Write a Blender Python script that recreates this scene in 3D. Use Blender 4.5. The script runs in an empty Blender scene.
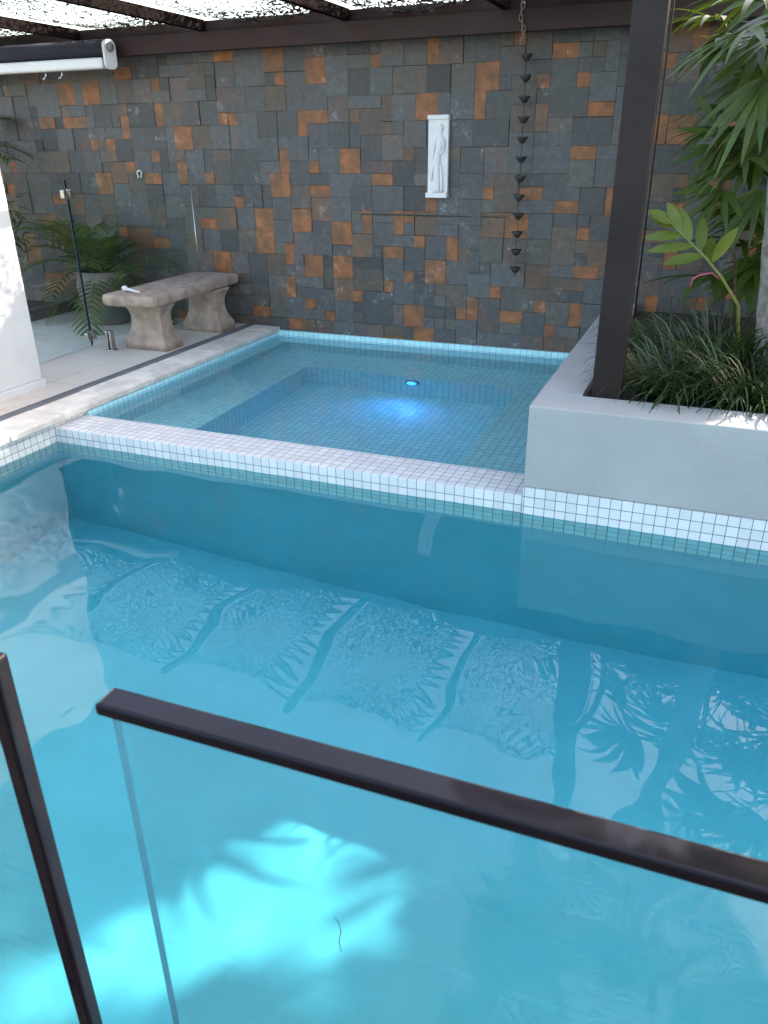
import bpy, bmesh, math, random
from mathutils import Vector, Matrix, noise
random.seed(7)
S = bpy.context.scene
COL = S.collection
R_ = math.radians
V = Vector

# ------------------------------------------------------------------ camera
F_PX, YAW, PITCH, ROLL = 777.52, 0.387244, 0.438533, -0.010357
CAM = V((3.51171, -3.40910, 1.52012))
_f = V((-math.sin(YAW)*math.cos(PITCH), math.cos(YAW)*math.cos(PITCH), -math.sin(PITCH)))
_r0 = V((math.cos(YAW), math.sin(YAW), 0)); _u0 = _r0.cross(_f)
_r = _r0*math.cos(ROLL) + _u0*math.sin(ROLL)
_u = -_r0*math.sin(ROLL) + _u0*math.cos(ROLL)
cd = bpy.data.cameras.new('camera'); cam = bpy.data.objects.new('camera', cd); COL.objects.link(cam)
cam.matrix_world = Matrix(((_r.x, _u.x, -_f.x, CAM.x), (_r.y, _u.y, -_f.y, CAM.y), (_r.z, _u.z, -_f.z, CAM.z), (0, 0, 0, 1)))
cd.sensor_fit = 'HORIZONTAL'; cd.sensor_width = 36; cd.lens = 36*F_PX/768
cd.clip_start = 0.02; cd.clip_end = 1000
cd.dof.use_dof = True; cd.dof.focus_distance = 4.2; cd.dof.aperture_fstop = cd.lens/2.4
S.camera = cam

def at(x, y, Y):
    """world point seen in the photo at a pixel, at depth plane Y"""
    d = _f + _r*((x-384)/F_PX) - _u*((y-512)/F_PX)
    return CAM + d*((Y-CAM.y)/d.y)

# ------------------------------------------------------------------ object helpers
BASE = {}
def link(o): COL.objects.link(o); return o
def tag(o, label=None, cat=None, group=None, kind=None):
    if label: o['label'] = label
    if cat: o['category'] = cat
    if group: o['group'] = group
    if kind: o['kind'] = kind
    return o
def thing(name, label, cat, loc=(0, 0, 0), group=None):
    o = link(bpy.data.objects.new(name, None)); o.location = loc; o.empty_display_size = .1
    BASE[o.name] = V(loc); return tag(o, label, cat, group)

class MB:
    def __init__(s): s.bm = bmesh.new(); s.col = None
    def vcol(s): s.col = s.bm.loops.layers.float_color.new('tint'); return s
    def face(s, pts, c=None, smooth=False):
        f = s.bm.faces.new([s.bm.verts.new(p) for p in pts]); f.smooth = smooth
        if c is not None and s.col:
            for l in f.loops: l[s.col] = c
        return f
    def grid(s, rows, c=None, smooth=True, close=False):
        vs = [[s.bm.verts.new(p) for p in r] for r in rows]
        for a, b in zip(vs[:-1], vs[1:]):
            n = len(a); rng = range(n if close else n-1)
            for i in rng:
                j = (i+1) % n
                f = s.bm.faces.new((a[i], a[j], b[j], b[i])); f.smooth = smooth
                if c is not None and s.col:
                    for l in f.loops: l[s.col] = c
        return vs
    def box(s, lo, hi, bev=0, rot=None, piv=None, seg=2):
        r = bmesh.ops.create_cube(s.bm, size=1)
        vs = r['verts']; lo, hi = V(lo), V(hi)
        for v in vs: v.co = V(((lo.x+hi.x)/2+v.co.x*(hi.x-lo.x), (lo.y+hi.y)/2+v.co.y*(hi.y-lo.y), (lo.z+hi.z)/2+v.co.z*(hi.z-lo.z)))
        if rot: bmesh.ops.rotate(s.bm, verts=vs, cent=piv or (lo+hi)/2, matrix=rot)
        if bev:
            es = list({e for v in vs for e in v.link_edges})
            bmesh.ops.bevel(s.bm, geom=es, offset=bev, segments=seg, affect='EDGES', profile=.5)
    def tube(s, pts, rad, seg=8, caps=True, c=None):
        pts = [V(p) for p in pts]
        if not hasattr(rad, '__len__'): rad = [rad]*len(pts)
        rows = []; up = None
        for i, p in enumerate(pts):
            d = (pts[min(i+1, len(pts)-1)]-pts[max(i-1, 0)]).normalized()
            if up is None: up = d.orthogonal().normalized()
            a = (up - d*up.dot(d)); a = a.normalized() if a.length > 1e-6 else d.orthogonal().normalized()
            up = a; b = d.cross(a)
            rows.append([p+(a*math.cos(t)+b*math.sin(t))*rad[i] for t in [2*math.pi*k/seg for k in range(seg)]])
        vs = s.grid(rows, c=c, close=True)
        if caps:
            for r, rev in ((vs[0], True), (vs[-1], False)):
                f = s.bm.faces.new(list(reversed(r)) if rev else r)
                if c is not None and s.col:
                    for l in f.loops: l[s.col] = c
    def lathe(s, prof, cen, seg=24, axis=None):
        cen = V(cen); rows = []
        for r, z in prof:
            rows.append([cen+V((r*math.cos(t), r*math.sin(t), z)) for t in [2*math.pi*k/seg for k in range(seg)]])
        vs = s.grid(rows, close=True)
        s.bm.faces.new(list(reversed(vs[0]))); s.bm.faces.new(vs[-1])
        return [v for r in vs for v in r]
    def loft(s, secs, k=4, n=6):
        """rounded-rectangle sections: (z, cx, cy, hx, hy, corner)"""
        rows = []
        for z, cx, cy, hx, hy, rc in secs:
            row = []
            for qx, qy, a0 in ((1, 1, 0), (-1, 1, 90), (-1, -1, 180), (1, -1, 270)):
                for i in range(n):
                    t = R_(a0+90*i/(n-1)); row.append(V((cx+qx*(hx-rc)+rc*math.cos(t), cy+qy*(hy-rc)+rc*math.sin(t), z)))
            rows.append(row)
        vs = s.grid(rows, close=True)
        s.bm.faces.new(list(reversed(vs[0]))); s.bm.faces.new(vs[-1])
    def blade(s, p, d, up, L, w, droop=.3, n=5, fold=.25, c=None, shape='lance'):
        """a leaf blade: a folded strip that bends down along its length"""
        p = V(p); d = V(d).normalized(); up = V(up); side = d.cross(up)
        side = side.normalized() if side.length > 1e-4 else d.orthogonal().normalized()
        rows = []; q = p.copy(); st = L/n
        for i in range(n+1):
            t = i/n
            if shape == 'lance': ww = w*min(1, .35+2.6*t)*(1-t**3.2)
            elif shape == 'oval': ww = w*math.sin(math.pi*min(1, .03+.96*t))**.75
            else: ww = w*(1-t)**.6
            nrm = side.cross(d).normalized()
            e = max(ww, .0006)/2
            rows.append([q-side*e+nrm*e*fold, q.copy(), q+side*e+nrm*e*fold])
            d = (d+V((0, 0, -droop/n*(.4+1.2*t)))).normalized(); q = q+d*st
        s.grid(rows, c=c, smooth=True)
    def build(s, name, mat, parent=None, loc=None, smooth=None, mod=None):
        bm = s.bm
        off = BASE.get(parent.name, V((0, 0, 0))) if parent is not None else V(loc or (0, 0, 0))
        bmesh.ops.translate(bm, verts=bm.verts, vec=-off)
        bmesh.ops.recalc_face_normals(bm, faces=bm.faces) if s.col is None else None
        if smooth is not None:
            for f in bm.faces: f.smooth = smooth
        me = bpy.data.meshes.new(name); bm.to_mesh(me); bm.free()
        me.materials.append(mat)
        o = link(bpy.data.objects.new(name, me))
        if parent is not None: o.parent = parent
        else: o.location = off
        BASE[o.name] = off
        return o

def copy_tree(o, parent=None):
    c = o.copy(); COL.objects.link(c)
    if parent is not None: c.parent = parent
    for ch in list(o.children): copy_tree(ch, c)
    return c

# ------------------------------------------------------------------ materials
def mat(name):
    m = bpy.data.materials.new(name); m.use_nodes = True; nt = m.node_tree
    nt.nodes.clear(); out = nt.nodes.new('ShaderNodeOutputMaterial')
    return m, nt, out
def N(nt, t, **k):
    n = nt.nodes.new('ShaderNode'+t)
    for a, b in k.items():
        if a.startswith('_'): setattr(n, a[1:], b)
        else: n.inputs[a.replace('__', ' ')].default_value = b
    return n
def mathn(nt, op, a, b=None, c=None):
    n = nt.nodes.new('ShaderNodeMath'); n.operation = op
    for i, x in enumerate((a, b, c)):
        if x is None: continue
        if isinstance(x, (int, float)): n.inputs[i].default_value = x
        else: nt.links.new(x, n.inputs[i])
    return n.outputs[0]
def mixc(nt, f, a, b, mode='MIX'):
    n = nt.nodes.new('ShaderNodeMix'); n.data_type = 'RGBA'; n.blend_type = mode
    for i, x in ((0, f), (6, a), (7, b)):
        if isinstance(x, (int, float)): n.inputs[i].default_value = x
        elif isinstance(x, tuple): n.inputs[i].default_value = (*x[:3], 1)
        else: nt.links.new(x, n.inputs[i])
    return n.outputs[2]
def ramp(nt, f, a, b):
    n = nt.nodes.new('ShaderNodeMapRange'); n.interpolation_type = 'SMOOTHSTEP'
    n.inputs[1].default_value = a; n.inputs[2].default_value = b; nt.links.new(f, n.inputs[0]); return n.outputs[0]
def noise_n(nt, scale, detail=4, rough=.55, vec=None, out='Fac'):
    n = N(nt, 'TexNoise', Scale=scale, Detail=detail, Roughness=rough)
    if vec is None:
        vec = N(nt, 'NewGeometry').outputs['Position']
    nt.links.new(vec, n.inputs['Vector']); return n.outputs[out]
def bump(nt, h, dist=.01, strength=1.0):
    b = N(nt, 'Bump', Strength=strength, Distance=dist); nt.links.new(h, b.inputs['Height']); return b.outputs[0]

def simple(name, c, rough=.5, metal=0, var=.12, vs=6, bs=0, bd=.003, spec=.5):
    m, nt, out = mat(name); p = N(nt, 'BsdfPrincipled', Roughness=rough, Metallic=metal)
    p.inputs['Specular IOR Level'].default_value = spec
    n = noise_n(nt, vs, 5)
    lo = tuple(x*(1-var) for x in c); hi = tuple(min(1, x*(1+var)) for x in c)
    nt.links.new(mixc(nt, ramp(nt, n, .3, .7), lo, hi), p.inputs['Base Color'])
    if bs: nt.links.new(bump(nt, noise_n(nt, bs, 6), bd), p.inputs['Normal'])
    nt.links.new(p.outputs[0], out.inputs[0]); return m

def tile_mat(name, c, grout=(.05, .06, .10), pitch=.05, gw=.0034, rough=.12, off=(0, 0, 0)):
    m, nt, out = mat(name); p = N(nt, 'BsdfPrincipled')
    g = N(nt, 'NewGeometry'); sp = N(nt, 'SeparateXYZ'); nt.links.new(g.outputs['Position'], sp.inputs[0])
    sn = N(nt, 'SeparateXYZ'); nt.links.new(g.outputs['True Normal'], sn.inputs[0])
    tot = None; ids = []
    for i in range(3):
        q = mathn(nt, 'DIVIDE', mathn(nt, 'ADD', sp.outputs[i], off[i]+20*pitch), pitch)
        fr = mathn(nt, 'FRACT', q); ed = mathn(nt, 'MINIMUM', fr, mathn(nt, 'SUBTRACT', 1, fr))
        ln = mathn(nt, 'LESS_THAN', ed, gw/pitch/2*1.0)
        on = mathn(nt, 'LESS_THAN', mathn(nt, 'ABSOLUTE', sn.outputs[i]), .6)
        k = mathn(nt, 'MULTIPLY', ln, on)
        ids.append(mathn(nt, 'MULTIPLY', mathn(nt, 'FLOOR', q), on))
        tot = k if tot is None else mathn(nt, 'MAXIMUM', tot, k)
    cv = N(nt, 'CombineXYZ')
    for i in range(3): nt.links.new(ids[i], cv.inputs[i])
    wn = N(nt, 'TexWhiteNoise'); nt.links.new(cv.outputs[0], wn.inputs['Vector'])
    cc = mixc(nt, wn.outputs['Value'], tuple(x*.90 for x in c), tuple(min(1, x*1.04) for x in c))
    cc = mixc(nt, mathn(nt, 'MULTIPLY', ramp(nt, noise_n(nt, 3.5, 5), .5, .8), .25), cc, tuple(x*.8 for x in c))
    nt.links.new(mixc(nt, tot, cc, grout), p.inputs['Base Color'])
    nt.links.new(mathn(nt, 'MULTIPLY_ADD', tot, .6, rough), p.inputs['Roughness'])
    h = mathn(nt, 'SUBTRACT', mathn(nt, 'MULTIPLY', wn.outputs['Value'], .15), tot)
    nt.links.new(bump(nt, h, .0012), p.inputs['Normal'])
    nt.links.new(p.outputs[0], out.inputs[0]); return m

def leaf_mat(name, c, trans=.35, rough=.38):
    m, nt, out = mat(name)
    a = N(nt, 'VertexColor', _layer_name='tint')
    col = mixc(nt, 1.0, a.outputs['Color'], c, 'MULTIPLY')
    col = mixc(nt, mathn(nt, 'MULTIPLY', ramp(nt, noise_n(nt, 14, 3), .35, .75), .35), col, tuple(x*.55 for x in c))
    p = N(nt, 'BsdfPrincipled', Roughness=rough); nt.links.new(col, p.inputs['Base Color'])
    t = N(nt, 'BsdfTranslucent'); nt.links.new(mixc(nt, 1.0, col, (1.5, 1.45, .5), 'MULTIPLY'), t.inputs[0])
    mx = N(nt, 'MixShader', Fac=trans); nt.links.new(p.outputs[0], mx.inputs[1]); nt.links.new(t.outputs[0], mx.inputs[2])
    nt.links.new(mx.outputs[0], out.inputs[0]); return m

def glass_mat(name, tint=(.93, .98, .97), gloss=1.0):
    m, nt, out = mat(name)
    t = N(nt, 'BsdfTransparent'); t.inputs[0].default_value = (*tint, 1)
    g = N(nt, 'BsdfGlossy', Roughness=.003); g.inputs[0].default_value = (1, 1, 1, 1)
    ge = N(nt, 'NewGeometry'); dt = N(nt, 'VectorMath', _operation='DOT_PRODUCT')
    nt.links.new(ge.outputs['Incoming'], dt.inputs[0]); nt.links.new(ge.outputs['True Normal'], dt.inputs[1])
    k = mathn(nt, 'POWER', mathn(nt, 'SUBTRACT', 1, mathn(nt, 'ABSOLUTE', dt.outputs['Value'])), 5)
    mx = N(nt, 'MixShader'); nt.links.new(mathn(nt, 'MULTIPLY', mathn(nt, 'MULTIPLY_ADD', k, .96, .04), gloss), mx.inputs[0])
    nt.links.new(t.outputs[0], mx.inputs[1]); nt.links.new(g.outputs[0], mx.inputs[2]); nt.links.new(mx.outputs[0], out.inputs[0]); return m

def water_mat(name, tint, spec=.65):
    m, nt, out = mat(name)
    p = N(nt, 'BsdfPrincipled', Roughness=0.0, IOR=1.333)
    p.inputs['Base Color'].default_value = (*tint, 1); p.inputs['Transmission Weight'].default_value = 1; p.inputs['Specular IOR Level'].default_value = spec
    nt.links.new(p.outputs[0], out.inputs['Surface']); return m

def slate_mat():
    m, nt, out = mat('slate stone')
    a = N(nt, 'VertexColor', _layer_name='tint')
    n1 = noise_n(nt, 5.5, 5, .55); n2 = noise_n(nt, 22, 6, .62)
    col = mixc(nt, ramp(nt, n2, .3, .75), mixc(nt, 1.0, a.outputs['Color'], (.72, .72, .74), 'MULTIPLY'), mixc(nt, 1.0, a.outputs['Color'], (1.25, 1.22, 1.18), 'MULTIPLY'))
    # rust bloom on the tiles that carry it (alpha of the attribute)
    rust = mathn(nt, 'MULTIPLY', a.outputs['Alpha'], ramp(nt, mathn(nt, 'ADD', n1, mathn(nt, 'MULTIPLY', a.outputs['Alpha'], .28)), .45, .68))
    rc = mixc(nt, ramp(nt, noise_n(nt, 9, 5, .6), .35, .68), (.15, .070, .032), (.36, .125, .038))
    col = mixc(nt, rust, col, rc)
    # pale lime bloom
    lime = mathn(nt, 'MULTIPLY', ramp(nt, noise_n(nt, 4.5, 8, .72), .57, .68), ramp(nt, noise_n(nt, 46, 4, .75), .45, .60))
    col = mixc(nt, mathn(nt, 'MULTIPLY', lime, .5), col, (.42, .43, .43))
    p = N(nt, 'BsdfPrincipled'); nt.links.new(col, p.inputs['Base Color'])
    nt.links.new(mathn(nt, 'MULTIPLY_ADD', n2, .35, .35), p.inputs['Roughness'])
    h = mathn(nt, 'ADD', noise_n(nt, 16, 8, .65), mathn(nt, 'MULTIPLY', n2, .4))
    nt.links.new(bump(nt, h, .008, .7), p.inputs['Normal'])
    nt.links.new(p.outputs[0], out.inputs[0]); return m

def net_mat():
    m, nt, out = mat('camouflage netting')
    tc = N(nt, 'TexCoord').outputs['Object']
    mp = N(nt, 'Mapping'); nt.links.new(tc, mp.inputs[0]); mp.inputs['Scale'].default_value = (1, .8, 0)
    dn = noise_n(nt, 7, 2, vec=mp.outputs[0], out='Color')
    vv = N(nt, 'VectorMath', _operation='MULTIPLY_ADD'); nt.links.new(dn, vv.inputs[0]); vv.inputs[1].default_value = (.05, .05, 0); nt.links.new(mp.outputs[0], vv.inputs[2])
    vo = N(nt, 'TexVoronoi', Scale=24, _feature='DISTANCE_TO_EDGE'); nt.links.new(vv.outputs[0], vo.inputs['Vector'])
    v2 = N(nt, 'TexVoronoi', Scale=46); nt.links.new(vv.outputs[0], v2.inputs['Vector'])
    sy = N(nt, 'SeparateXYZ'); nt.links.new(tc, sy.inputs[0]); bunch = mathn(nt, 'MAXIMUM', ramp(nt, sy.outputs[1], .15, .95), mathn(nt, 'MULTIPLY', ramp(nt, mathn(nt, 'MULTIPLY', sy.outputs[1], -1), .2, .6), .5))
    solid = mathn(nt, 'MAXIMUM', mathn(nt, 'LESS_THAN', vo.outputs['Distance'], mathn(nt, 'MULTIPLY_ADD', bunch, .12, .055)), mathn(nt, 'LESS_THAN', v2.outputs['Distance'], mathn(nt, 'MULTIPLY_ADD', bunch, .16, .28)))
    d = N(nt, 'BsdfDiffuse'); nt.links.new(mixc(nt, ramp(nt, noise_n(nt, 3, 3), .4, .6), (.07, .06, .05), (.16, .13, .11)), d.inputs[0])
    t = N(nt, 'BsdfTransparent'); mx = N(nt, 'MixShader')
    nt.links.new(solid, mx.inputs[0]); nt.links.new(t.outputs[0], mx.inputs[1]); nt.links.new(d.outputs[0], mx.inputs[2])
    nt.links.new(mx.outputs[0], out.inputs[0]); return m

def paving_mat(name, c, joint=.6, off=(0, 0)):
    m, nt, out = mat(name); p = N(nt, 'BsdfPrincipled', Roughness=.75)
    g = N(nt, 'NewGeometry'); sp = N(nt, 'SeparateXYZ'); nt.links.new(g.outputs['Position'], sp.inputs[0])
    tot = None; cells = []
    for i in range(2):
        q = mathn(nt, 'DIVIDE', mathn(nt, 'ADD', sp.outputs[i], 30+off[i]), joint)
        fr = mathn(nt, 'FRACT', q); ln = mathn(nt, 'LESS_THAN', mathn(nt, 'MINIMUM', fr, mathn(nt, 'SUBTRACT', 1, fr)), .0035)
        cells.append(mathn(nt, 'FLOOR', q)); tot = ln if tot is None else mathn(nt, 'MAXIMUM', tot, ln)
    cv = N(nt, 'CombineXYZ'); nt.links.new(cells[0], cv.inputs[0]); nt.links.new(cells[1], cv.inputs[1])
    wn = N(nt, 'TexWhiteNoise'); nt.links.new(cv.outputs[0], wn.inputs['Vector'])
    col = mixc(nt, wn.outputs['Value'], tuple(x*.88 for x in c), tuple(x*1.05 for x in c))
    col = mixc(nt, mathn(nt, 'MULTIPLY', ramp(nt, noise_n(nt, 6, 7, .7), .45, .75), .5), col, (c[0]*.82, c[1]*.70, c[2]*.60))
    col = mixc(nt, mathn(nt, 'MULTIPLY', ramp(nt, noise_n(nt, 45, 5, .7), .55, .75), .35), col, tuple(x*.6 for x in c))
    nt.links.new(mixc(nt, tot, col, tuple(x*.45 for x in c)), p.inputs['Base Color'])
    nt.links.new(bump(nt, mathn(nt, 'SUBTRACT', noise_n(nt, 40, 6), mathn(nt, 'MULTIPLY', tot, .6)), .003), p.inputs['Normal'])
    nt.links.new(p.outputs[0], out.inputs[0]); return m

M = dict(
    slate=slate_mat(),
    grout=simple('dark mortar', (.048, .048, .049), .9),
    tile_white=tile_mat('white mosaic tile', (.77, .765, .775), grout=(.11, .11, .14), gw=.0028),
    tile_blue=tile_mat('pale blue mosaic tile', (.54, .92, 1.0), grout=(.15, .38, .60), gw=.003, rough=.4),
    plaster=simple('pool plaster', (.215, .475, .575), .7, var=.05, vs=2.5),
    water=water_mat('pool water', (.34, .97, 1.0)),
    spawater=water_mat('spa water', (.74, .98, 1.0), .3),
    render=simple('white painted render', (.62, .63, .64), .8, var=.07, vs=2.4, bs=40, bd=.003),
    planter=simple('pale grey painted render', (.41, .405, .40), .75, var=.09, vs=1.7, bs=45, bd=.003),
    paving=paving_mat('cream stone paving', (.60, .55, .50)),
    coping=simple('tumbled cream coping stone', (.66, .61, .56), .8, var=.16, vs=7, bs=28, bd=.006),
    drain=simple('dark drain grate', (.16, .165, .18), .6),
    bench=simple('weathered cast stone', (.37, .285, .235), .9, var=.24, vs=11, bs=70, bd=.003),
    pot=simple('grey cast pot', (.15, .13, .11), .85, var=.25, vs=6, bs=40, bd=.003),
    ring=simple('blue grey light ring', (.10, .22, .45), .4),
    soil=simple('garden soil', (.035, .025, .018), .95, var=.4, vs=30, bs=50, bd=.02),
    brown=simple('dark brown powder coated steel', (.021, .014, .015), .5, var=.25, vs=3, bs=120, bd=.0003, spec=.25),
    rafter=simple('near black rafter paint', (.014, .011, .011), .95, spec=0),
    beam=simple('brown painted beam', (.050, .028, .026), .6, var=.15, vs=2.5, spec=.25),
    blackm=simple('black anodised aluminium', (.006, .005, .008), .06, var=.1, vs=5, spec=.28),
    white=simple('white powder coat', (.80, .80, .82), .35, var=.03),
    fabric=simple('charcoal blind fabric', (.028, .030, .040), .85, bs=300, bd=.0006),
    steel=simple('brushed stainless steel', (.55, .54, .52), .25, metal=1, var=.1, vs=40),
    plasterw=simple('white cast plaster', (.80, .80, .80), .75, var=.04, vs=25, bs=90, bd=.001),
    bronze=simple('dark bronze', (.034, .031, .029), .6, var=.3, vs=30),
    chain=simple('pale coiled rope chain', (.24, .20, .17), .6, var=.3, vs=60),
    glass=glass_mat('clear fence glass', (.94, .985, .98)),
    glassedge=simple('blue green glass edge', (.016, .075, .13), .3, spec=.15),
    bark=simple('grey palm bark', (.22, .205, .18), .9, var=.35, vs=22, bs=70, bd=.008),
    stem=simple('brown fibrous cane', (.07, .05, .03), .9, var=.4, vs=40, bs=90, bd=.004),
    rock=simple('dark bed edging', (.05, .052, .058), .85, var=.3, vs=8, bs=30, bd=.006),
    pink=simple('pink flower stalk', (.50, .10, .14), .5),
    palm=leaf_mat('lady palm leaf', (.066, .118, .022), .32),
    ginger=leaf_mat('yellow green ginger leaf', (.15, .21, .03), .30),
    grassy=leaf_mat('liriope leaf', (.030, .058, .020), .2, .3),
    tree=leaf_mat('tree leaf', (.06, .11, .03), .35),
    net=net_mat(),
    dim_deck=simple('decking darkened for glass reflection', (.050, .036, .030), .6, var=.35, vs=9, bs=40, bd=.002, spec=.3),  # colour kept dark so the deck mirrors only dimly in the near glass
    ground=simple('lawn earth', (.06, .075, .035), .95, var=.4, vs=2),
)
# LED lens
m, nt, out = mat('blue led lens'); e = N(nt, 'Emission', Strength=.9); e.inputs[0].default_value = (.02, .20, 1, 1); nt.links.new(e.outputs[0], out.inputs[0]); M['led'] = m

# ------------------------------------------------------------------ world and sun
SUN_AZ = 42      # degrees from +Y towards +X
SUN_EL = 31
w = bpy.data.worlds.new('World'); S.world = w; w.use_nodes = True
nt = w.node_tree; nt.nodes.clear(); wo = nt.nodes.new('ShaderNodeOutputWorld')
sky = nt.nodes.new('ShaderNodeTexSky'); sky.sky_type = 'NISHITA'; sky.sun_disc = False
sky.sun_elevation = R_(SUN_EL); sky.sun_rotation = R_(SUN_AZ); sky.air_density = 1.0; sky.dust_density = 2.6; sky.ozone_density = 1
bg = nt.nodes.new('ShaderNodeBackground'); bg.inputs[1].default_value = .13
nt.links.new(mixc(nt, 1.0, sky.outputs[0], (1.12, 1.0, .865), 'MULTIPLY'), bg.inputs[0]); nt.links.new(bg.outputs[0], wo.inputs[0])
sd = V((math.sin(R_(SUN_AZ))*math.cos(R_(SUN_EL)), math.cos(R_(SUN_AZ))*math.cos(R_(SUN_EL)), math.sin(R_(SUN_EL))))
ld = bpy.data.lights.new('sun', 'SUN'); ld.energy = 2.5; ld.angle = R_(.53); ld.color = (1, .93, .84)
sun = link(bpy.data.objects.new('sun', ld)); sun.rotation_euler = (-sd).to_track_quat('-Z', 'Y').to_euler()
ld.cycles.is_caustics_light = True

# ------------------------------------------------------------------ dimensions
WALL_Y = 2.77; DECK = .07; PX0, PX1, PY0 = -.03, 6.6, -2.88
ZW = -.09; ZS = -.008; FLOOR = -1.34

# ------------------------------------------------------------------ setting
b = MB()     # ground, a ring round the yard
for x0, x1, y0, y1 in ((-200, -7.9, -200, 200), (9.9, 200, -200, 200), (-7.9, 9.9, -200, -7.9), (-7.9, 9.9, 3.0, 200)):
    b.face([(x0, y0, .02), (x1, y0, .02), (x1, y1, .02), (x0, y1, .02)])
tag(b.build('ground', M['ground']), kind='structure')
b = MB()
for x0, x1, y0, y1 in ((-8, -.345, -8, WALL_Y+.1), (PX1+.25, 10, -8, WALL_Y+.1)):
    b.box((x0, y0, -.2), (x1, y1, DECK))
patio = tag(b.build('patio', M['paving']), kind='structure')
b = MB()  # unseen deck boards, made up dark to dim their reflection in the glass
for k in range(36):
    b.box((-.345, PY0-.141-k*.142, .0), (PX1+.25, PY0-.0015-k*.142-.001, DECK-.004), bev=.003)
tag(b.build('unseen_dark_deck', M['dim_deck']), kind='structure')
b = MB(); y = PY0
while y < WALL_Y-.05:
    L = min(.42, WALL_Y-y); b.box((-.262, y+.002, .028), (.004+random.uniform(-.003, .003), y+L-.002, DECK+random.uniform(-.0015, .0015)), bev=.009); y += L
cop = tag(b.build('pool_coping', M['coping']), kind='structure')
b = MB(); b.box((-.345, PY0, -.2), (-.262, WALL_Y, .045)); 
for i in range(int((WALL_Y-PY0)/.012)):
    yy = PY0+i*.012; b.box((-.335, yy, .045), (-.272, yy+.007, DECK-.004))
b.box((-.345, PY0, .045), (-.335, WALL_Y, DECK-.001)); b.box((-.272, PY0, .045), (-.2635, WALL_Y, DECK-.001))
tag(b.build('slot_drain', M['drain'], loc=(-.3, 0, .05)), 'long dark slot drain let into the cream paving beside the pool coping', 'drain')

# pool basin: plaster shell with a band of white mosaic at the waterline
b = MB()
b.box((PX0-.3, PY0-.3, FLOOR-.2), (PX1+.3, .30, FLOOR))
b.box((PX0-.25, PY0, FLOOR), (PX0, .27, -.25)); b.box((PX1, PY0, FLOOR), (PX1+.25, .27, -.25))
b.box((PX0-.25, PY0-.25, FLOOR), (PX1+.25, PY0, -.25)); b.box((PX0, .003, FLOOR), (PX1, .262, -.25))
# entry bench along the far wall, under water
basin = tag(b.build('pool_basin', M['plaster']), kind='structure')
b = MB()
b.box((PX0-.228, PY0, -.25), (PX0, WALL_Y-.002, .0275))                    # left wall, runs on as the side of the spa
b.box((PX1, PY0, -.25), (PX1+.25, .27, .0275)); b.box((PX0, PY0-.25, -.25), (PX1, PY0, .0275))
tiles = b.build('waterline_tiles', M['tile_white'], basin)
b = MB(); b.box((2.842, -.008, -.25), (PX1, .02, .05)); b.build('waterline_tiles', M['tile_white'], basin)

# spa
spa = thing('spa', 'raised square tiled spa with a blue light beside the slate wall', 'spa', (1.4, 1.4, 0))
b = MB(); b.box((PX0, 0, -.25), (2.838, .27, 0), bev=.0015, seg=1); b.build('front_wall', M['tile_white'], spa)
b = MB()
b.box((-.02, .27, -1.05), (0.0, WALL_Y, .027))
b.box((0, WALL_Y-.03, -.46), (2.838, WALL_Y-.002, .042))
b.box((0, .23, -1.05), (2.838, .2695, -.06))
b.build('wall_tiles', M['tile_blue'], spa)
SX0, SX1, SY1, SZ = .51, 2.31, 2.285, -.46
b = MB()
b.box((0, .2695, -1.05), (SX0, WALL_Y-.03, SZ)); b.box((SX1, .2695, -1.05), (2.838, WALL_Y-.03, SZ)); b.box((SX0, SY1, -1.05), (SX1, WALL_Y-.03, SZ))
seat = b.build('seat', M['tile_blue'], spa)
b = MB(); b.box((SX0, .2695, -1.05), (SX1, SY1, -.93)); sfloor = b.build('floor', M['tile_blue'], spa)
lp = V((1.445, SY1, -.60))
b = MB(); vs = b.lathe([(.062, 0), (.062, .012), (.05, .02), (.045, .02)], (0, 0, 0), 28)
bmesh.ops.rotate(b.bm, verts=b.bm.verts, cent=(0, 0, 0), matrix=Matrix.Rotation(R_(90), 3, 'X')); bmesh.ops.translate(b.bm, verts=b.bm.verts, vec=lp)
spal = b.build('spa_light', M['ring'], spa)
b = MB(); b.lathe([(.042, 0), (.04, .008), (.02, .013)], (0, 0, 0), 24)
bmesh.ops.rotate(b.bm, verts=b.bm.verts, cent=(0, 0, 0), matrix=Matrix.Rotation(R_(90), 3, 'X')); bmesh.ops.translate(b.bm, verts=b.bm.verts, vec=lp+V((0, -.0195, 0)))
b.build('lens', M['led'], spal)
pl = bpy.data.lights.new('spa_lamp', 'SPOT'); pl.cycles.use_multiple_importance_sampling = False; pl.energy = 1.7; pl.specular_factor = .15; pl.color = (.07, .34, 1); pl.shadow_soft_size = .03; pl.spot_size = R_(160); pl.spot_blend = 1
po = link(bpy.data.objects.new('spa_lamp', pl)); po.location = lp+V((0, -.06, 0)); po.rotation_euler = (V((0, -1, -.30))).to_track_quat('-Z', 'Y').to_euler()

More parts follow.
